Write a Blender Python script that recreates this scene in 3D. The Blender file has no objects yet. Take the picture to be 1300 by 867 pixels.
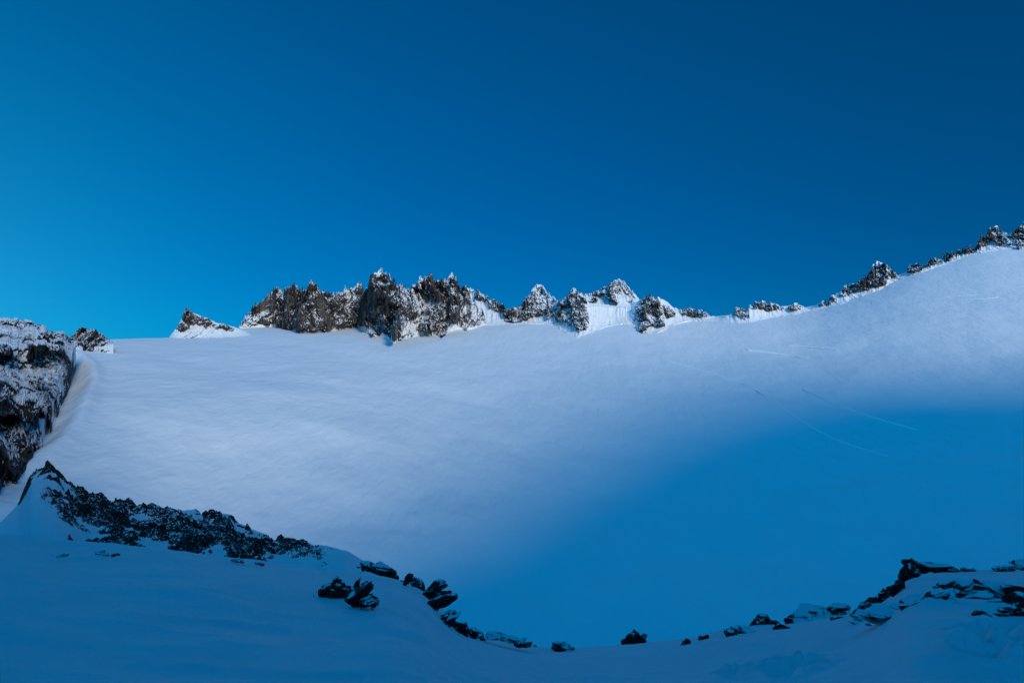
import bpy, math, numpy as np
F=847.0; CX=650.0; CY=433.0
rng=np.random.RandomState(7)
sc=bpy.context.scene
# ---------------------------------------------------------------- noise
def _h(ix,iy,iz,seed):
    h=(ix.astype(np.int64)*374761393+iy.astype(np.int64)*668265263+iz.astype(np.int64)*1440662683+seed*974634777)&0xFFFFFFFF
    h=((h^(h>>13))*1274126177)&0xFFFFFFFF
    h=((h^(h>>16))*2246822519)&0xFFFFFFFF
    h=h^(h>>15)
    return (h&0xFFFFFF)/float(0xFFFFFF)*2-1
def vnoise(x,y,z,seed=0):
    x,y,z=np.broadcast_arrays(np.asarray(x,float),np.asarray(y,float),np.asarray(z,float))
    ix=np.floor(x);iy=np.floor(y);iz=np.floor(z)
    fx=x-ix;fy=y-iy;fz=z-iz
    fx=fx*fx*fx*(fx*(fx*6-15)+10);fy=fy*fy*fy*(fy*(fy*6-15)+10);fz=fz*fz*fz*(fz*(fz*6-15)+10)
    r=0
    for a in (0,1):
        for b in (0,1):
            for c in (0,1):
                w=(fx if a else 1-fx)*(fy if b else 1-fy)*(fz if c else 1-fz)
                r=r+w*_h(ix+a,iy+b,iz+c,seed)
    return r
def fbm(x,y,z,o=4,seed=0,gain=.5):
    r=0;a=1;f=1
    for i in range(o):
        r=r+a*vnoise(x*f+i*17.3,y*f-i*9.1,z*f+i*5.7,seed+i);a*=gain;f*=2.03
    return r
def ridged(x,y,z,o=4,seed=0,gain=.55):
    r=0;a=1;f=1
    for i in range(o):
        r=r+a*(1-2*np.abs(vnoise(x*f+i*17.3,y*f-i*9.1,z*f+i*5.7,seed+i)));a*=gain;f*=2.1
    return r
def interp(x,pts):
    p=np.array(pts,float);return np.interp(x,p[:,0],p[:,1])
def gsm(A,s,axis):
    if s<=0:return A
    n=int(3*s)+1;k=np.exp(-.5*(np.arange(-n,n+1)/s)**2);k/=k.sum()
    A=np.moveaxis(A,axis,0)
    if A.shape[0]<=n+1:
        n=A.shape[0]-2;k=k[len(k)//2-n:len(k)//2+n+1];k/=k.sum()
    P=np.concatenate([np.repeat(A[:1],n,0),A,np.repeat(A[-1:],n,0)],0)
    P[:n]=2*A[0]-A[1:n+1][::-1]; P[-n:]=2*A[-1]-A[-n-1:-1][::-1]
    R=sum(k[i]*P[i:i+A.shape[0]] for i in range(2*n+1))
    return np.moveaxis(R,0,axis)
def sstep(a,b,x):
    t=np.clip((x-a)/(b-a),0,1);return t*t*(3-2*t)
# ---------------------------------------------------------------- mesh helper
def grid_mesh(name,X,Y,Z,mat,smooth=True,attr=None,flip=False):
    nr,nc=X.shape
    co=np.stack([X,Y,Z],-1).reshape(-1,3).astype(np.float32)
    i=np.arange(nr*nc).reshape(nr,nc)
    q=np.stack([i[:-1,:-1],i[:-1,1:],i[1:,1:],i[1:,:-1]],-1).reshape(-1,4)
    if flip:q=q[:,::-1]
    me=bpy.data.meshes.new(name)
    me.vertices.add(len(co));me.vertices.foreach_set("co",co.ravel())
    me.loops.add(q.size);me.loops.foreach_set("vertex_index",q.ravel().astype(np.int32))
    me.polygons.add(len(q));me.polygons.foreach_set("loop_start",(np.arange(len(q))*4).astype(np.int32))
    me.polygons.foreach_set("loop_total",np.full(len(q),4,np.int32))
    me.polygons.foreach_set("use_smooth",np.full(len(q),smooth))
    me.update(calc_edges=True)
    if attr is not None:
        a=me.attributes.new("snow_cover",'FLOAT','POINT');a.data.foreach_set("value",attr.ravel().astype(np.float32))
    me.materials.append(mat)
    ob=bpy.data.objects.new(name,me);sc.collection.objects.link(ob);return ob
# ---------------------------------------------------------------- materials
def newmat(name):
    m=bpy.data.materials.new(name);m.use_nodes=True;nt=m.node_tree
    return m,nt,nt.nodes['Principled BSDF']
def N(nt,t,**kw):
    n=nt.nodes.new(t)
    for k,v in kw.items():
        if k in('operation','blend_type','data_type','noise_dimensions','attribute_name','noise_type'):setattr(n,k,v)
        else:n.inputs[k].default_value=v
    return n
def snow_mat(name,col1,col2,scale,bumps,rough=.65):
    m,nt,b=newmat(name);L=nt.links
    tc=N(nt,'ShaderNodeTexCoord')
    n1=N(nt,'ShaderNodeTexNoise',Scale=scale,Detail=6.,Roughness=.6);L.new(tc.outputs['Object'],n1.inputs['Vector'])
    mx=N(nt,'ShaderNodeMixRGB');mx.inputs[1].default_value=(*col1,1);mx.inputs[2].default_value=(*col2,1)
    L.new(n1.outputs['Fac'],mx.inputs[0]);L.new(mx.outputs[0],b.inputs['Base Color'])
    b.inputs['Roughness'].default_value=rough;b.inputs['Specular IOR Level'].default_value=.25
    prev=None
    for (s,st,di,vec) in bumps:
        mp=N(nt,'ShaderNodeMapping');mp.inputs['Scale'].default_value=vec;mp.inputs['Rotation'].default_value=(0,0,.5)
        L.new(tc.outputs['Object'],mp.inputs[0])
        nn=N(nt,'ShaderNodeTexNoise',Scale=s,Detail=5.,Roughness=.6);L.new(mp.outputs[0],nn.inputs['Vector'])
        bp=N(nt,'ShaderNodeBump',Strength=st,Distance=di);L.new(nn.outputs['Fac'],bp.inputs['Height'])
        if prev:L.new(prev.outputs[0],bp.inputs['Normal'])
        prev=bp
    if prev:L.new(prev.outputs[0],b.inputs['Normal'])
    return m
def rock_mat(name,dark,light,sscale,thr,k,rscale,bumpd,snow=(.80,.85,.90),soft=.05,rstretch=(1,1,1)):
    m,nt,b=newmat(name);L=nt.links
    tc=N(nt,'ShaderNodeTexCoord');ge=N(nt,'ShaderNodeNewGeometry')
    sx=N(nt,'ShaderNodeSeparateXYZ');L.new(ge.outputs['Normal'],sx.inputs[0])
    n1=N(nt,'ShaderNodeTexNoise',Scale=sscale,Detail=6.,Roughness=.62);L.new(tc.outputs['Object'],n1.inputs['Vector'])
    at=N(nt,'ShaderNodeAttribute',attribute_name='snow_cover')
    m1=N(nt,'ShaderNodeMath',operation='SUBTRACT');L.new(n1.outputs['Fac'],m1.inputs[0]);m1.inputs[1].default_value=.5
    m2=N(nt,'ShaderNodeMath',operation='MULTIPLY_ADD');L.new(m1.outputs[0],m2.inputs[0]);m2.inputs[1].default_value=k;L.new(sx.outputs['Z'],m2.inputs[2])
    m3=N(nt,'ShaderNodeMath',operation='ADD');L.new(m2.outputs[0],m3.inputs[0]);L.new(at.outputs['Fac'],m3.inputs[1])
    mr=N(nt,'ShaderNodeMapRange');mr.interpolation_type='SMOOTHSTEP';L.new(m3.outputs[0],mr.inputs[0]);mr.inputs[1].default_value=thr-soft;mr.inputs[2].default_value=thr+soft
    mp=N(nt,'ShaderNodeMapping');mp.inputs['Scale'].default_value=rstretch;L.new(tc.outputs['Object'],mp.inputs[0])
    n2=N(nt,'ShaderNodeTexNoise',Scale=rscale,Detail=8.,Roughness=.65);L.new(mp.outputs[0],n2.inputs['Vector'])
    cr=N(nt,'ShaderNodeValToRGB');cr.color_ramp.elements[0].position=.38;cr.color_ramp.elements[1].position=.64
    cr.color_ramp.elements[0].color=(*dark,1);cr.color_ramp.elements[1].color=(*light,1);L.new(n2.outputs['Fac'],cr.inputs[0])
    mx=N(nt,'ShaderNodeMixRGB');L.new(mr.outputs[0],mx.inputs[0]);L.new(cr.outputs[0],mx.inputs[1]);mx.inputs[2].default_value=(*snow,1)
    L.new(mx.outputs[0],b.inputs['Base Color']);b.inputs['Roughness'].default_value=.8;b.inputs['Specular IOR Level'].default_value=.2
    n3=N(nt,'ShaderNodeTexNoise',Scale=rscale*2.5,Detail=8.,Roughness=.7);L.new(tc.outputs['Object'],n3.inputs['Vector'])
    inv=N(nt,'ShaderNodeMath',operation='MULTIPLY_ADD');L.new(mr.outputs[0],inv.inputs[0]);inv.inputs[1].default_value=-.8;inv.inputs[2].default_value=.9
    bp=N(nt,'ShaderNodeBump',Distance=bumpd);L.new(n3.outputs['Fac'],bp.inputs['Height']);L.new(inv.outputs[0],bp.inputs['Strength']);L.new(bp.outputs[0],b.inputs['Normal'])
    return m
SN1=(.72,.79,.86);SN2=(.80,.86,.92)
m_glacier=snow_mat('glacier_snow',SN1,SN2,.012,[(.008,.7,12.,(1,.5,1)),(.04,.7,3.4,(1,.3,1)),(.2,.5,.9,(1,.25,1))])
m_fg=snow_mat('shade_toned_snow',(.50,.57,.65),(.60,.67,.74),.6,[(.35,.6,.35,(1,.5,1)),(2.5,.5,.10,(1,.35,1)),(22.,.6,.018,(1,.6,1))])  # base colour darkened to put the foreground's shade into the snow
m_track=snow_mat('track_snow',(.93,.94,.95),(.9,.92,.94),.1,[])
m_ridgeb=snow_mat('slope_snow',SN1,SN2,.01,[(.02,.6,3.,(1,1,1))])
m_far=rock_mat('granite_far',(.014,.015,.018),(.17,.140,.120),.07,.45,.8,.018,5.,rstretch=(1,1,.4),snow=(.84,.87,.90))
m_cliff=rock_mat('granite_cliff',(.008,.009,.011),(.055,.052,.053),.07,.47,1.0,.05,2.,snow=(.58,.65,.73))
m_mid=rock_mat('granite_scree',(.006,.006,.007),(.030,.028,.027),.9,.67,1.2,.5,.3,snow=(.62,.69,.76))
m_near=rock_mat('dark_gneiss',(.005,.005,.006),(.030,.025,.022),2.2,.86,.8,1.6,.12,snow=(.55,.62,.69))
# ---------------------------------------------------------------- glacier
TAB={-700:[(200,-60),(600,-60),(1000,-30),(1400,10)],
0:[(200,-125),(450,-115),(600,-100),(800,-70),(1100,-28),(1400,5)],
150:[(200,-175),(450,-160),(600,-133),(800,-90),(1100,-43),(1300,-20),(1500,3)],
300:[(200,-215),(450,-205),(600,-174),(800,-122),(1100,-66),(1500,-25),(2100,37)],
500:[(200,-235),(450,-230),(600,-216),(800,-176),(1100,-118),(1500,-62),(2000,4),(2450,68)],
700:[(200,-245),(450,-240),(600,-245),(800,-235),(1100,-198),(1500,-125),(2000,-26),(2500,90)],
900:[(200,-245),(450,-240),(800,-240),(1100,-212),(1500,-140),(2000,-30),(2500,92)],
1100:[(200,-245),(450,-240),(800,-235),(1100,-200),(1500,-105),(2000,40),(2500,200)],
1300:[(200,-235),(600,-235),(800,-225),(1100,-175),(1500,-60),(2000,145),(2400,357)],
1700:[(200,-220),(800,-180),(1100,-100),(1500,50),(2000,300),(2300,500)],
2100:[(200,-200),(800,-150),(1100,-60),(1500,110),(2000,380),(2300,600)]}
DT=[(-700,1400),(0,1400),(150,1500),(220,1750),(300,2100),(450,2400),(700,2500),(1000,2500),(1300,2400),(1700,2300),(2100,2300)]
SKY=[(-700,420),(0,432),(140,431),(220,428),(260,422),(300,417),(450,408),(600,406),(700,401),(800,398),(900,402),(960,396),(1000,394),(1040,386),(1080,372),(1120,356),(1160,341),(1200,329),(1250,315),(1300,306),(1400,285),(1700,230),(2100,190)]
gx=np.arange(-700,2100.1,3.);nt_=520
T=np.linspace(0,1,nt_)[:,None]
keys=sorted(TAB)
Zk=np.stack([np.interp(200*((interp(k,DT)/200)**T[:,0]),*zip(*TAB[k])) for k in keys],1)
Gz=np.stack([np.interp(gx,keys,Zk[r]) for r in range(nt_)],0)
Dtop=interp(gx,DT);Dtop=gsm(Dtop,14,0)
Gz=gsm(gsm(Gz,30,1),18,0)
ztop=gsm((CY-interp(gx,SKY))/F*Dtop,3,0)
Gz=Gz+(ztop-Gz[-1])[None]*np.clip((T-.75)/.25,0,1)**2
Gd=200*(Dtop[None]/200)**T
Gx=(gx[None]-CX)/F*Gd
und=fbm(Gx/320,Gd/320,0,3,11)*8+fbm(Gx/80,Gd/120,0,4,21)*2.4+ridged((Gx+.5*Gd)/150,(Gd-.5*Gx)/420,0,3,25)*2.4
Gz=Gz+und*np.clip(1-np.abs(T-.5)*1.95,0,1)**.6
Gpy=CY-Gz/Gd*F
def depth_at(px,py):
    px=np.atleast_1d(px).astype(float);py=np.atleast_1d(py)*np.ones_like(px);o=[]
    for a,b in zip(px,py):
        f=(a-gx[0])/3;i=int(np.clip(f,0,len(gx)-2));w=f-i
        col=Gpy[:,i]*(1-w)+Gpy[:,i+1]*w;dd=Gd[:,i]*(1-w)+Gd[:,i+1]*w
        c=np.minimum.accumulate(col);o.append(np.interp(-b,-c,dd))
    return np.array(o)
def P(px,py,lift=0,d=None):
    d=depth_at(px,py)[0] if d is None else d
    return np.array([(px-CX)/F*d,d,(CY-py)/F*d+lift])
lip=[P(a,b) for a,b in[(103,452),(118,466),(120,486),(110,512),(99,540),(80,562),(48,584),(8,605),(-60,630)]]
lip=np.array(lip)[:,:2]
best=np.full(Gx.shape,1e9);side=np.zeros(Gx.shape)
for a,b in zip(lip[:-1],lip[1:]):
    ab=b-a;t=np.clip(((Gx-a[0])*ab[0]+(Gd-a[1])*ab[1])/(ab@ab),0,1)
    qx=Gx-a[0]-t*ab[0];qy=Gd-a[1]-t*ab[1];dd=np.hypot(qx,qy);s=np.sign(ab[0]*qy-ab[1]*qx)
    m=dd<best;best=np.where(m,dd,best);side=np.where(m,s,side)
Gz=Gz+8*np.exp(-(best/12)**2)-13*np.exp(-((best-34)/20)**2)*(side<0)
back=[(.03,-8),(.08,-60),(.25,-300),(.8,-600)]
Bx=[];Bd=[];Bz=[]
for k,dz in back:
    d=Dtop*(1+k);Bd.append(d);Bx.append((gx-CX)/F*d);Bz.append(Gz[-1]+dz)
grid_mesh('snow_glacier',np.vstack([Gx]+Bx),np.vstack([Gd]+Bd),np.vstack([Gz]+Bz),m_glacier)
# ---------------------------------------------------------------- rock massifs
def massif(name,sil,base,mat,kthick=.9,mthick=30,step=.6,nv=110,but=.3,butw=60,det=.1,detw=28,jag=2.,jw=5.,seed=1,cover=0.,dfun=None,cfun=None,backd=1.2,backw=1.2,smooth=False,vs=1.,shp=1.,gul=.38,blobs=None,jit=6.,href=None,lean=0.,amin=.12):
    xs=np.arange(sil[0][0],sil[-1][0]+.01,step)
    cy=interp(xs,sil);by=np.maximum(interp(xs,base),cy+.3)
    hpx=by-cy;env=np.clip(hpx/10,0,1)
    db=dfun(xs) if dfun else gsm(depth_at(xs,by),8,0)
    zb=(CY-by)/F*db
    vf=np.linspace(-.15,1,nv)[:,None];v0=np.clip(vf,0,1)
    dc=cfun(xs) if cfun else gsm(db,12,0)+mthick+kthick*hpx/F*db
    dc=gsm(dc,6,0)
    D0=db+v0*(dc-db);Z0=zb+((CY-cy)/F*dc-zb)*v0**shp
    PY=CY-Z0/D0*F; PX=xs[None]+0*PY
    jn=fbm(PX/14,PY/11,0*PX+seed,4,seed+60,.6);jn2=fbm(PX/4,PY/4,0*PX,3,seed+63)
    if blobs:
        M=np.full(PX.shape,-9.)
        for (bx,by_,rx,ry,*an) in blobs:
            a=math.radians(an[0]) if an else 0
            ux=(PX-bx)*math.cos(a)+(PY-by_)*math.sin(a);uy=-(PX-bx)*math.sin(a)+(PY-by_)*math.cos(a)
            M=np.maximum(M,1-np.sqrt((ux/rx)**2+(uy/ry)**2))
        M=M+jn*.32+jn2*.14
        rk=sstep(-.12,.14,M)
    else:
        rk=1-sstep(-jit,0,PY-by[None]+jn*jit*.9+jn2*jit*.4)
    jg=ridged(xs/jw,0*xs,0*xs+seed*3.3,4,seed,.6)-.6
    cy2=cy-env*jag*jg*(.25+.75*rk[-1])
    zc=(CY-cy2)/F*dc
    u=(xs-CX)/F;H=zc-zb
    D=db+v0*(dc-db)
    drop=70 if dfun is None else 30
    Z=zb+H*v0**shp+np.where(vf<0,drop*(vf/.15),0)
    X=u*D
    win=np.clip(1-sstep(.9,1,vf)*.75,0,1)
    Hs=gsm(np.abs(H),6,0) if href is None else href
    wx=fbm(X/(butw*1.3),Z/(butw*1.3),0*X+seed,3,seed+77)*butw*.35+lean*(Z-zb)
    but_=ridged((X+wx)/butw,Z/(butw*3.2),0*X+seed,4,seed+5,.6)
    am=(.3+.7*rk)
    D=D-(but_*but+.10*(rk-.3))*Hs*win*env*am
    dn=ridged((X+wx*.5)/detw,Z/(detw*vs),D/detw,5,seed+9)-.6
    dn2=fbm(X/detw,Z/detw,D/detw+9,5,seed+19,.6)
    am2=(amin+(1-amin)*rk)
    D=D-dn*det*Hs*win*.9*env*am2
    Z=Z+dn2*det*Hs*.7*win*env*(v0>0)*am2
    X=u*D+fbm(X/detw+5,Z/detw,D/detw,4,seed+29)*det*Hs*.3*win*env*am2
    vb=np.linspace(0,1,30)[1:,None]
    Db=D[-1]+vb*backw*(Hs+mthick);Zb=Z[-1]-vb**1.1*backd*(Hs+mthick)*1.1
    Xb=u*Db
    Zb=Zb+fbm(Xb/detw,Zb/detw,Db/detw,4,seed+2)*det*Hs*np.clip(vb*6,0,1)
    XX=np.vstack([X,Xb]);DD=np.vstack([D,Db]);ZZ=np.vstack([Z,Zb])
    cov=cover if not callable(cover) else cover(xs)
    cvf=cov-gul*(but_-.75)*.8-gul*.7*dn+jn*.14
    cvf=cvf+(1-rk)*1.0
    cv=np.vstack([cvf*np.ones_like(X),np.ones_like(Xb)*cov])
    return grid_mesh(name,XX,DD,ZZ,mat,smooth,cv)
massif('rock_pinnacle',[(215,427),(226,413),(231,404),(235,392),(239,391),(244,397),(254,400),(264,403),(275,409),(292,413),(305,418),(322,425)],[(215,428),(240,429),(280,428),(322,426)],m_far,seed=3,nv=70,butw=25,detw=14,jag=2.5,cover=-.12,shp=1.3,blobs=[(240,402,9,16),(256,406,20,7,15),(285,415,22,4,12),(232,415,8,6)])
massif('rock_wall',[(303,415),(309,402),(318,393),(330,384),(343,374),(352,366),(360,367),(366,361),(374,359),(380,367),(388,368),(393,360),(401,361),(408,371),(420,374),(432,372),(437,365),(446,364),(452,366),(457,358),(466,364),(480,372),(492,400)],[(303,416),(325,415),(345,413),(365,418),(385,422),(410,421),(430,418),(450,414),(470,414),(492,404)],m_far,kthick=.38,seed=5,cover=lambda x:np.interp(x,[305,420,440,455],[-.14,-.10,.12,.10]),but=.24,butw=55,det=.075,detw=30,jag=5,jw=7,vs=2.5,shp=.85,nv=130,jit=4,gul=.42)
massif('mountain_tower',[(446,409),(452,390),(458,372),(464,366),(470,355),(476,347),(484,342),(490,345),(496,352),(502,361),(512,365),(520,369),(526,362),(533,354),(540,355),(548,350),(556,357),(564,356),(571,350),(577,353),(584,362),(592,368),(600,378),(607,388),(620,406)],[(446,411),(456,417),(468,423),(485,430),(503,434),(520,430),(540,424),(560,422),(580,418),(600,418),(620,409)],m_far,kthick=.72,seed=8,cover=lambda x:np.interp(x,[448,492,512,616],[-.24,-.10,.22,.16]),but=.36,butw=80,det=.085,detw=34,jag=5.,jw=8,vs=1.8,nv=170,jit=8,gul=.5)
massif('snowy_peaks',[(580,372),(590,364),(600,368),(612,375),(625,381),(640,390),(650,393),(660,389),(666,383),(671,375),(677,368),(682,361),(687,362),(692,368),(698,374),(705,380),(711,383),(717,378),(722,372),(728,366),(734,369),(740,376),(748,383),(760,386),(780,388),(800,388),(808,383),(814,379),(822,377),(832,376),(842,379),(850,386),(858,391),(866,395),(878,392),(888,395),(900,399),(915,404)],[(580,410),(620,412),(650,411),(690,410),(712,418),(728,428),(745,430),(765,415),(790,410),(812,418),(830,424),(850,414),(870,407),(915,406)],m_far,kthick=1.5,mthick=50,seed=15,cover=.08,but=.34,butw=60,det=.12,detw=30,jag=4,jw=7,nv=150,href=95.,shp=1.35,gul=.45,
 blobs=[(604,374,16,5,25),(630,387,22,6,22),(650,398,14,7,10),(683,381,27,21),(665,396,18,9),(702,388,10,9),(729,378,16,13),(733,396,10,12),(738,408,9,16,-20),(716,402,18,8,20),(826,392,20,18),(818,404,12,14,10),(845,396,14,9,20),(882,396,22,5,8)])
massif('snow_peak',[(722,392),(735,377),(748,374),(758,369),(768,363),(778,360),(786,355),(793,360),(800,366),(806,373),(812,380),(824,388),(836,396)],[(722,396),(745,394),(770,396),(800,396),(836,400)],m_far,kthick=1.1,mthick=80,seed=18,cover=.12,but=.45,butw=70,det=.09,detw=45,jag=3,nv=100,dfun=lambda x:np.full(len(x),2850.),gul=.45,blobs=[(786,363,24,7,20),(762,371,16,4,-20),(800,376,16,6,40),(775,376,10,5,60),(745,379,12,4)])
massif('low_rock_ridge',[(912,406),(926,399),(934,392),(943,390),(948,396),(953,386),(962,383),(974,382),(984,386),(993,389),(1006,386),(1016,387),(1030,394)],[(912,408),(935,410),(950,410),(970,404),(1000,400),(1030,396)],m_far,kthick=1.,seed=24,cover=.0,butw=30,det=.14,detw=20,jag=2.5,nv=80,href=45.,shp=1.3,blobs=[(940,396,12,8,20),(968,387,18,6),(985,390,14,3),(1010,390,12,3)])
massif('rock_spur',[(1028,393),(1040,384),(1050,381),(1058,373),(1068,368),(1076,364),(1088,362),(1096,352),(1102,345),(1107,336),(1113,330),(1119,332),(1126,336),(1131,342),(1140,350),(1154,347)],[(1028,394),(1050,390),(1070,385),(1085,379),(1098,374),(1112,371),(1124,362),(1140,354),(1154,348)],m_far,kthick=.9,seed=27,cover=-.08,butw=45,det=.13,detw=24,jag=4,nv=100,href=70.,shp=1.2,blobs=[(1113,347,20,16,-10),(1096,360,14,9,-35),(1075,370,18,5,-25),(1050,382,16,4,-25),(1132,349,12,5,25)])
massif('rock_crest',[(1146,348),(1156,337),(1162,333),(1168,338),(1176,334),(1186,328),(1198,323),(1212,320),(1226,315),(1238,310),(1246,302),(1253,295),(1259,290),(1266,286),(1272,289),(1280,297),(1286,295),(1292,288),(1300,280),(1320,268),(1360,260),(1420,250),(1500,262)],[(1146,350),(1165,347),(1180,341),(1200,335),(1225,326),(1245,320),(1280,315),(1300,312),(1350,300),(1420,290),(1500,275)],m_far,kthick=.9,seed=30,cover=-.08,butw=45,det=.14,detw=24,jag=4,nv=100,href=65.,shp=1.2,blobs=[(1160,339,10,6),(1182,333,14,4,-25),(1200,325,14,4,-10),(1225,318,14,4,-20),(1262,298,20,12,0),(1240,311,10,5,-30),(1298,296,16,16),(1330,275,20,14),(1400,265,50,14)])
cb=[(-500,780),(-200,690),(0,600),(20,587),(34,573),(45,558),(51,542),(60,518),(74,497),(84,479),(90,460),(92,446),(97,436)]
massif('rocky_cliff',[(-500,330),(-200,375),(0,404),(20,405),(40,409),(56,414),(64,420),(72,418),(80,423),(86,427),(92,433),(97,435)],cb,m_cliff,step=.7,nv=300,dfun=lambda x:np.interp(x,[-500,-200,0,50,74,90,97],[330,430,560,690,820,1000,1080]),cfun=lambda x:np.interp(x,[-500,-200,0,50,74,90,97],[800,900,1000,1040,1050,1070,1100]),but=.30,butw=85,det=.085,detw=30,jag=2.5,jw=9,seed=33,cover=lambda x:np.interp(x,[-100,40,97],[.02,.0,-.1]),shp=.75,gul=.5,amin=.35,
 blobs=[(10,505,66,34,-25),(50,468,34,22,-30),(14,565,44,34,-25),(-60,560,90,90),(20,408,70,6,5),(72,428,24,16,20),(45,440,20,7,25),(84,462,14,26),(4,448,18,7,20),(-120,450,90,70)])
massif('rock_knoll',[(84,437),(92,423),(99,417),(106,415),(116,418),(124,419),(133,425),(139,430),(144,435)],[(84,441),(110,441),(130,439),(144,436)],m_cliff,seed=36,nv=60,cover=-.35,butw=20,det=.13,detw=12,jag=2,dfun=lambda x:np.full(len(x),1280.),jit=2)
# ---------------------------------------------------------------- rocky ridge in the middle distance: a true height field
RC=[(-300,700),(-60,690),(0,664),(12,652),(24,640),(34,620),(40,605),(50,598),(62,596),(72,600),(80,609),(96,619),(120,628),(150,636),(180,643),(210,648),(236,646),(262,649),(290,652),(300,662),(325,674),(350,681),(380,686),(400,690),(418,694),(438,697),(480,718),(540,755)]
rxs=np.arange(-300,541,.7);rcy=gsm(interp(rxs,RC),2,0)
rdc=interp(rxs,[(-300,118),(0,122),(60,130),(300,138),(540,118)])+4*fbm(rxs/60,0*rxs,0*rxs,3,91)
rzc=(CY-rcy)/F*rdc
vv=np.concatenate([np.linspace(-1,0,360),np.linspace(0,1,90)[1:]])[:,None]
RD=np.where(vv<0,rdc+vv*46,rdc+vv*110)
RU=(rxs-CX)/F*np.ones_like(RD)
zf=(CY-interp(rxs,[(-300,770),(0,740),(300,775),(540,800)]))/F*(rdc-46)
s_=-np.minimum(vv,0)
RZ_=np.where(vv<0,rzc+(zf-rzc)*s_**1.05,rzc-vv*110*.95)
RXm=RU*RD
warp=fbm(RXm/9,RD/9,0,3,95)*2.5
wob=fbm(RXm/5,RD/5,0,4,96)
reach=np.interp(rxs,[40,100,220,300,360,430],[.75,.62,.64,.42,.27,.12])[None]
rough=sstep(-.30,.25,fbm(RXm/5,RD/7,0,5,97,.65)*.9+.46-3.0*np.clip(s_-reach*.62,0,1))
edge=np.interp(rxs,[-60,20,38,55,360,405,440],[.0,.05,.8,1,1,.6,.0])
snowflank=1-(1-sstep(0,1,(rxs[None]-30-22*s_/.3+14*wob)/22))*sstep(.0,.08,s_)
rough=rough*edge*snowflank
crag=(ridged((RXm+warp)/3.6,(RD+.5*RXm)/4.4,0,5,99,.62)-.35)
blk=np.floor(fbm((RXm+warp)/1.7,RD/2.0,0,2,103)*3.2)/3.2
dz=(crag*.75+blk*.55)*rough
RZ_=RZ_+dz+fbm(RXm/6,RD/6,0,3,105)*.3
RXm=RXm+rough*fbm(RXm/2.2,RD/2.2,RZ_/2,3,107)*.4
cvr=np.where(rough<.12,.6,0)+.08-(rough-.5)*.22-crag*.10+wob*.14
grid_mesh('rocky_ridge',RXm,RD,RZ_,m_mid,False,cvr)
# ---------------------------------------------------------------- foreground slope
CR=[(-900,660),(-300,668),(0,682),(100,690),(200,697),(300,708),(380,722),(440,728),(500,733),(545,752),(575,786),(620,803),(700,820),(800,822),(860,818),(920,806),(1000,796),(1060,784),(1100,772),(1130,750),(1155,728),(1200,726),(1300,726),(1500,715),(2200,700)]
CD=[(-900,40),(0,42),(300,38),(560,30),(700,26),(850,26),(1000,26),(1100,24),(1300,22),(2200,24)]
fx=np.concatenate([np.arange(-900,-40,20.),np.arange(-40,1340,2.5),np.arange(1340,2200,20.)])
EH=2.5
def fgz(px,d):
    S=np.interp(px,fx,fS);D=np.interp(px,fx,fD);b=EH/D**2;a=S-2*EH/D
    return -EH-a*d-b*d*d
xx=np.arange(-900,2200,2.);tS=gsm((interp(xx,CR)-CY)/F,5,0);tD=gsm(interp(xx,CD),20,0)
fS=np.interp(fx,xx,tS);fD=np.interp(fx,xx,tD)
fd=np.geomspace(1.2,330,620)[:,None]
FX=(fx[None]-CX)/F*fd;FD=fd*np.ones_like(FX)
FZ=fgz(fx[None]*np.ones_like(FX),FD)
w=np.clip(FD/8,0,1)
FZ=FZ+w*(fbm(FX/7,FD/9,0,3,51)*.2+fbm(FX/1.6+.3*FD,FD/2.6,0,3,61)*.05+ridged(FX/2.8+.4*FD,FD/1.1,0,3,63)*.025)
for (ax,ay,bx,by,n) in[(925,862,1010,838,12),(985,866,1040,842,8),(1225,818,1290,806,9),(1235,838,1299,822,8)]:
    for i in range(n):
        t=i/(n-1);px=ax+(bx-ax)*t+rng.uniform(-4,4);py=ay+(by-ay)*t+(3 if i%2 else -3)+rng.uniform(-2,2)
        dd=np.linspace(3,24,400);pyy=CY-fgz(np.full(400,px),dd)/dd*F
        d=dd[np.argmin(np.abs(pyy-py))];x=(px-CX)/F*d
        r=np.hypot((FX-x)/.16,(FD-d)/.26)
        FZ=FZ-.16*np.exp(-r**2)+.06*np.exp(-((r-1.7)/.5)**2)
grid_mesh('snow_slope',FX,FD,FZ,m_fg)
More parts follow.
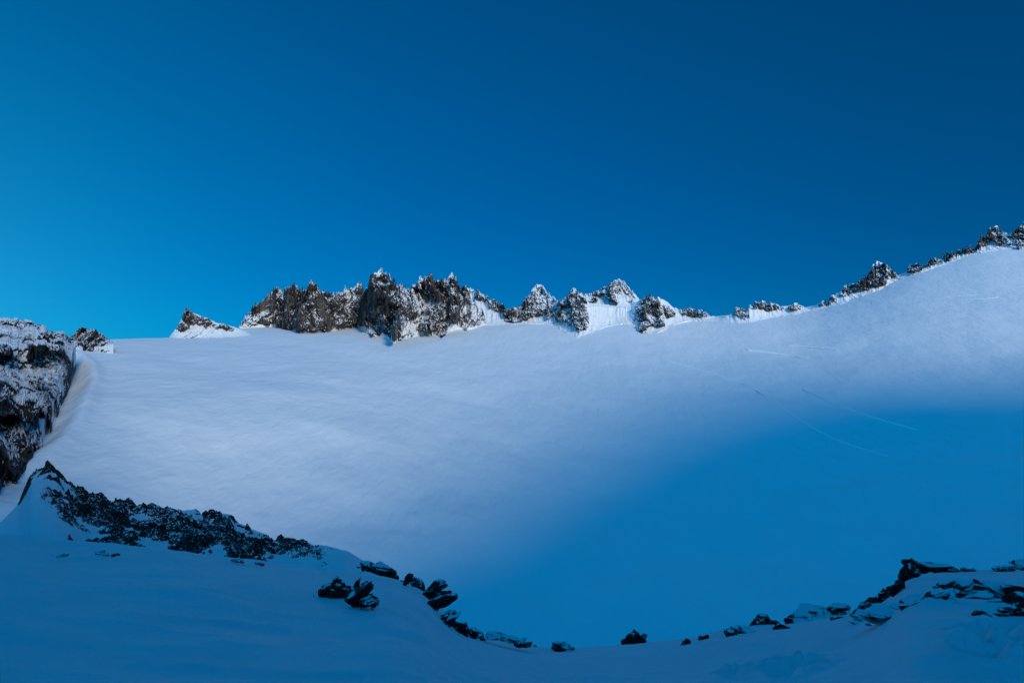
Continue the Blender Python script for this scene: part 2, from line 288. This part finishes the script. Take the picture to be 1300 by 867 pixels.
# ---------------------------------------------------------------- boulders
import bmesh
def boulder(seed,sub=4,cuts=11):
    r=np.random.RandomState(seed);bm=bmesh.new();bmesh.ops.create_icosphere(bm,subdivisions=sub,radius=1)
    v=np.array([p.co[:] for p in bm.verts]);f=np.array([[q.index for q in p.verts] for p in bm.faces]);bm.free()
    for _ in range(cuts):
        n=r.normal(size=3);n/=np.linalg.norm(n);c=r.uniform(.3,.75)
        v=v-np.maximum(0,v@n-c)[:,None]*n
    n=v/np.linalg.norm(v,axis=1)[:,None]
    v=v+n*(fbm(v[:,0]*1.6+seed,v[:,1]*1.6,v[:,2]*3.2,4,seed)*.09+(np.floor(fbm(v[:,0]*1.3+seed,v[:,1]*1.3,v[:,2]*2.5,2,seed+5)*4)/4)*.09)[:,None]
    return v*1.15,f
def outcrop(name,rocks,gw=1.15,gh=1.4):
    V=[];Fc=[];o=0
    for k,(px,py,w,h,*rest) in enumerate(rocks):
        tilt=rest[0] if rest else 0
        D=float(np.interp(px,fx,fD));crest=CY+float(np.interp(px,fx,fS))*F
        dd=np.linspace(4,D,500);pyy=CY-fgz(np.full(500,float(px)),dd)/dd*F
        pb=py+h*.5
        d=D if pb<=crest else dd[np.argmin(np.abs(pyy-pb))]
        cz=(CY-py)/F*d if pb>crest else (CY-min(py,crest))/F*d
        cen=np.array([(px-CX)/F*d,d,cz-.1*h/F*d])
        s=np.array([w/2/F*d*gw,max(w,h)*.42/F*d*1.2,h/2/F*d*gh])
        sub=[(0,0,1.)]+[(rng.uniform(-.75,.75),rng.uniform(-.4,.2),rng.uniform(.3,.6)) for _ in range(5)]+[(rng.uniform(-1.5,1.5),rng.uniform(-.9,-.3),rng.uniform(.08,.2)) for _ in range(4)]
        for j,(ox,oz,q) in enumerate(sub):
            v,f=boulder(int(abs(px)*7+py*3+j*13)%9999,4 if j<3 else 3)
            v=v*s*q*np.array([1,1,1. if j==0 else 1.3])
            a=math.radians(tilt)+rng.uniform(-.3,.3)*(1 if j else .4);ca,sa=math.cos(a),math.sin(a)
            v=v@np.array([[ca,0,sa],[0,1,0],[-sa,0,ca]])
            v=v+cen+np.array([ox*s[0]*ca,rng.uniform(-.5,.3)*s[1]*(j>0),oz*s[2]+ox*s[0]*sa])
            V.append(v);Fc.append(f+o);o+=len(v)
    V=np.vstack(V);Fc=np.vstack(Fc)
    me=bpy.data.meshes.new(name);me.from_pydata(V.tolist(),[],Fc.tolist());me.materials.append(m_near)
    ob=bpy.data.objects.new(name,me);sc.collection.objects.link(ob)
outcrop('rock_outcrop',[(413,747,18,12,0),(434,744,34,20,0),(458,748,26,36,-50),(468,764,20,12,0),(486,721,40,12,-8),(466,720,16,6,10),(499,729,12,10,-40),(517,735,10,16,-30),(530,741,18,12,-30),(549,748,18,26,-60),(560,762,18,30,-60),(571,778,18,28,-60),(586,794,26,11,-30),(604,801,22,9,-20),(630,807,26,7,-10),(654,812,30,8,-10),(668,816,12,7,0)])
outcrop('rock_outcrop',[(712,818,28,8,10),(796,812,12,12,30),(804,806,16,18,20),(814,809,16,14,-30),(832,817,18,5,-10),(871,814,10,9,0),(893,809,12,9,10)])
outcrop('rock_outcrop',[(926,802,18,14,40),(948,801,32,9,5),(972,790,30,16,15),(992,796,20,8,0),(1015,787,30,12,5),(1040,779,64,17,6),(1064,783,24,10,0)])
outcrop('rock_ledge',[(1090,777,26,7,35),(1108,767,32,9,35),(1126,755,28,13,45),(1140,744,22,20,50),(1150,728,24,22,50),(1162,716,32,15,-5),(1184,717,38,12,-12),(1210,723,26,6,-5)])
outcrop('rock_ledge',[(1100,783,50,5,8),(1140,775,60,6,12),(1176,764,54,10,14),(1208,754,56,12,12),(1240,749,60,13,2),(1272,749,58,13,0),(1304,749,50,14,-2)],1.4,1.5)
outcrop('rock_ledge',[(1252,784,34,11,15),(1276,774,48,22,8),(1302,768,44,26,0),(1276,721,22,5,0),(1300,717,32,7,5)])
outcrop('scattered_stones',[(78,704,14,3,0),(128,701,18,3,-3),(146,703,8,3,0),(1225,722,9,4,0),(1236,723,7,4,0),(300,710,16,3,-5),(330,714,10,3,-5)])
# ---------------------------------------------------------------- ski tracks
def track(pts,wd=1.6,hh=.5):
    pts=np.array(pts,float);t=np.linspace(0,len(pts)-1,80);k=np.arange(len(pts))
    px=gsm(np.interp(t,k,pts[:,0]),4,0);py=gsm(np.interp(t,k,pts[:,1]),4,0)
    C=np.array([P(a,b) for a,b in zip(px,py)])
    C[:,0]=gsm(C[:,0],2,0);C[:,1]=gsm(C[:,1],2,0);C[:,2]=gsm(C[:,2],2,0)
    tg=np.gradient(C[:,:2],axis=0);tg/=np.linalg.norm(tg,axis=1)[:,None];nn=np.stack([-tg[:,1],tg[:,0]],1)
    rows=[]
    taper=np.sin(np.linspace(.05,math.pi-.05,80))**.4*(.8+.4*rng.rand(80))
    for o,h in[(-1,-.4),(-.4,hh),(.4,hh),(1,-.4)]:
        q=C.copy();q[:,:2]+=nn*(o*wd*taper)[:,None];q[:,2]+=h;rows.append(q)
    R=np.array(rows);grid_mesh('ski_track',R[...,0],R[...,1],R[...,2],m_track)
track([(935,441),(965,446),(1000,451),(1028,455)],6,4.)
track([(950,445),(985,449),(1010,453)],4,3.)
track([(1000,438),(1035,441),(1068,444)],4,2.6)
track([(850,458),(900,472),(955,490),(1010,530),(1060,558),(1130,580)],2.2,1.5)
track([(1018,494),(1060,512),(1110,530),(1167,546)],3.2,2.3)
track([(1195,378),(1215,376),(1240,374)],3,1.5)
track([(1225,380),(1250,379),(1268,377)],2,1.2)
# ---------------------------------------------------------------- unseen ridge added behind the viewpoint, crest shaped to cast the shade
EL=math.radians(22);AZ=math.radians(28);YP=-300.
cast=[]
for px,py in[(430,650),(560,602),(680,543),(790,495),(950,472),(1120,472),(1300,472),(1500,462)]:
    p=P(px,py);dy=p[1]-YP
    cast.append((p[0]+dy*math.tan(AZ),p[2]+dy/math.cos(AZ)*math.tan(EL)))
cast=[(-2500,480),(-900,470),(-20,450),(30,350),(75,222),(115,205),(230,215)]+sorted(cast)+[(cast[-1][0]+1500,500)]
rx=np.linspace(-2500,4600,700);H=gsm(np.interp(rx,*zip(*cast)),2,0)
ry=np.concatenate([np.linspace(-1500,-310,50),np.linspace(-300,3,90)])[:,None]
foot=np.interp(np.abs(rx),[0,60,400],[-3.4,-14,-240])
tt=np.clip(-ry/300,-.01,1)
RZ=np.where(ry>-300,foot+(H-foot)*np.abs(tt)**1.25,H-(-300-ry)*.75)
RZ=RZ+np.clip(-ry/80,0,1)*(ridged(rx[None]/160+0*ry,ry/160,0,4,71)-.6)*9
RX=rx[None]+0*ry;RY=ry+0*RX
grid_mesh('shadow_ridge',RX,RY,RZ,rock_mat('ridge_rock',(.02,.02,.022),(.08,.07,.065),.02,.55,.6,.02,3.),attr=np.full(RX.shape,.05))
g=np.linspace(-1,1,81);g=np.sign(g)*np.abs(g)**2*40000
A,B=np.meshgrid(g,g);grid_mesh('valley_ground',A,B,-620+fbm(A/4000,B/4000,0,3,81)*60,m_ridgeb)
# ---------------------------------------------------------------- sun + sky
sd=bpy.data.lights.new('sun','SUN');sd.energy=2.2;sd.angle=math.radians(12.5);sd.color=(1,.92,.80)
so=bpy.data.objects.new('sun',sd);sc.collection.objects.link(so)
from mathutils import Vector
tow=Vector((math.sin(AZ)*math.cos(EL),-math.cos(AZ)*math.cos(EL),math.sin(EL)))
so.rotation_euler=tow.to_track_quat('Z','Y').to_euler();so.location=tow*500
wd=bpy.data.worlds.new('World');sc.world=wd;wd.use_nodes=True;nt=wd.node_tree;L=nt.links;bg=nt.nodes['Background']
sky=nt.nodes.new('ShaderNodeTexSky');sky.sky_type='NISHITA';sky.sun_disc=False;sky.sun_elevation=EL;sky.sun_rotation=math.pi-AZ
sky.altitude=3000;sky.ozone_density=4;sky.air_density=.8;sky.dust_density=.1
tint=N(nt,'ShaderNodeMixRGB',blend_type='MULTIPLY',Fac=1.);tint.inputs[2].default_value=(.0,.012,.019,1);L.new(sky.outputs[0],tint.inputs[1])
tc=N(nt,'ShaderNodeTexCoord');vn=N(nt,'ShaderNodeVectorMath',operation='NORMALIZE');L.new(tc.outputs['Generated'],vn.inputs[0])
dt=N(nt,'ShaderNodeVectorMath',operation='DOT_PRODUCT');L.new(vn.outputs[0],dt.inputs[0])
g_=Vector((-.78,.62,-.08)).normalized();dt.inputs[1].default_value=g_
cr=N(nt,'ShaderNodeValToRGB');L.new(dt.outputs['Value'],cr.inputs[0]);E=cr.color_ramp.elements
cr.color_ramp.interpolation='B_SPLINE'
cols=[(0,(0,.058,.175)),(.25,(0,.07,.215)),(.5,(0,.085,.265)),(.7,(0,.10,.305)),(.85,(0,.135,.36)),(.94,(.001,.19,.42)),(1,(.02,.29,.52))]
E[0].position=0;E[0].color=(*cols[0][1],1);E[1].position=1;E[1].color=(*cols[-1][1],1)
for p_,c in cols[1:-1]:
    e=E.new(p_);e.color=(*c,1)
sx=N(nt,'ShaderNodeSeparateXYZ');L.new(vn.outputs[0],sx.inputs[0])
el=N(nt,'ShaderNodeMapRange');L.new(sx.outputs['Z'],el.inputs[0]);el.inputs[1].default_value=0;el.inputs[2].default_value=.5;el.inputs[3].default_value=1.05;el.inputs[4].default_value=.62
ml=N(nt,'ShaderNodeMixRGB',blend_type='MULTIPLY',Fac=1.);L.new(cr.outputs[0],ml.inputs[1]);L.new(el.outputs[0],ml.inputs[2])
bk=N(nt,'ShaderNodeMapRange');bk.interpolation_type='SMOOTHSTEP';L.new(sx.outputs['Y'],bk.inputs[0]);bk.inputs[1].default_value=.62;bk.inputs[2].default_value=-.5;bk.inputs[3].default_value=0;bk.inputs[4].default_value=1
bc=N(nt,'ShaderNodeMixRGB',blend_type='MIX');bc.inputs[1].default_value=(0,0,0,1);bc.inputs[2].default_value=(0,.28,.62,1);L.new(bk.outputs[0],bc.inputs[0])
a1=N(nt,'ShaderNodeMixRGB',blend_type='ADD',Fac=1.);L.new(ml.outputs[0],a1.inputs[1]);L.new(bc.outputs[0],a1.inputs[2])
a2=N(nt,'ShaderNodeMixRGB',blend_type='ADD',Fac=1.);L.new(a1.outputs[0],a2.inputs[1]);L.new(tint.outputs[0],a2.inputs[2])
L.new(a2.outputs[0],bg.inputs[0]);bg.inputs[1].default_value=1
# ---------------------------------------------------------------- camera
cd=bpy.data.cameras.new('camera');co=bpy.data.objects.new('camera',cd);sc.collection.objects.link(co);sc.camera=co
cd.sensor_width=36;cd.lens=36*F/1300;cd.clip_end=90000;cd.clip_start=.1
co.location=(0,0,0);co.rotation_euler=(math.pi/2,0,0)
sc.view_settings.view_transform='Standard';sc.view_settings.look='None';sc.view_settings.exposure=0
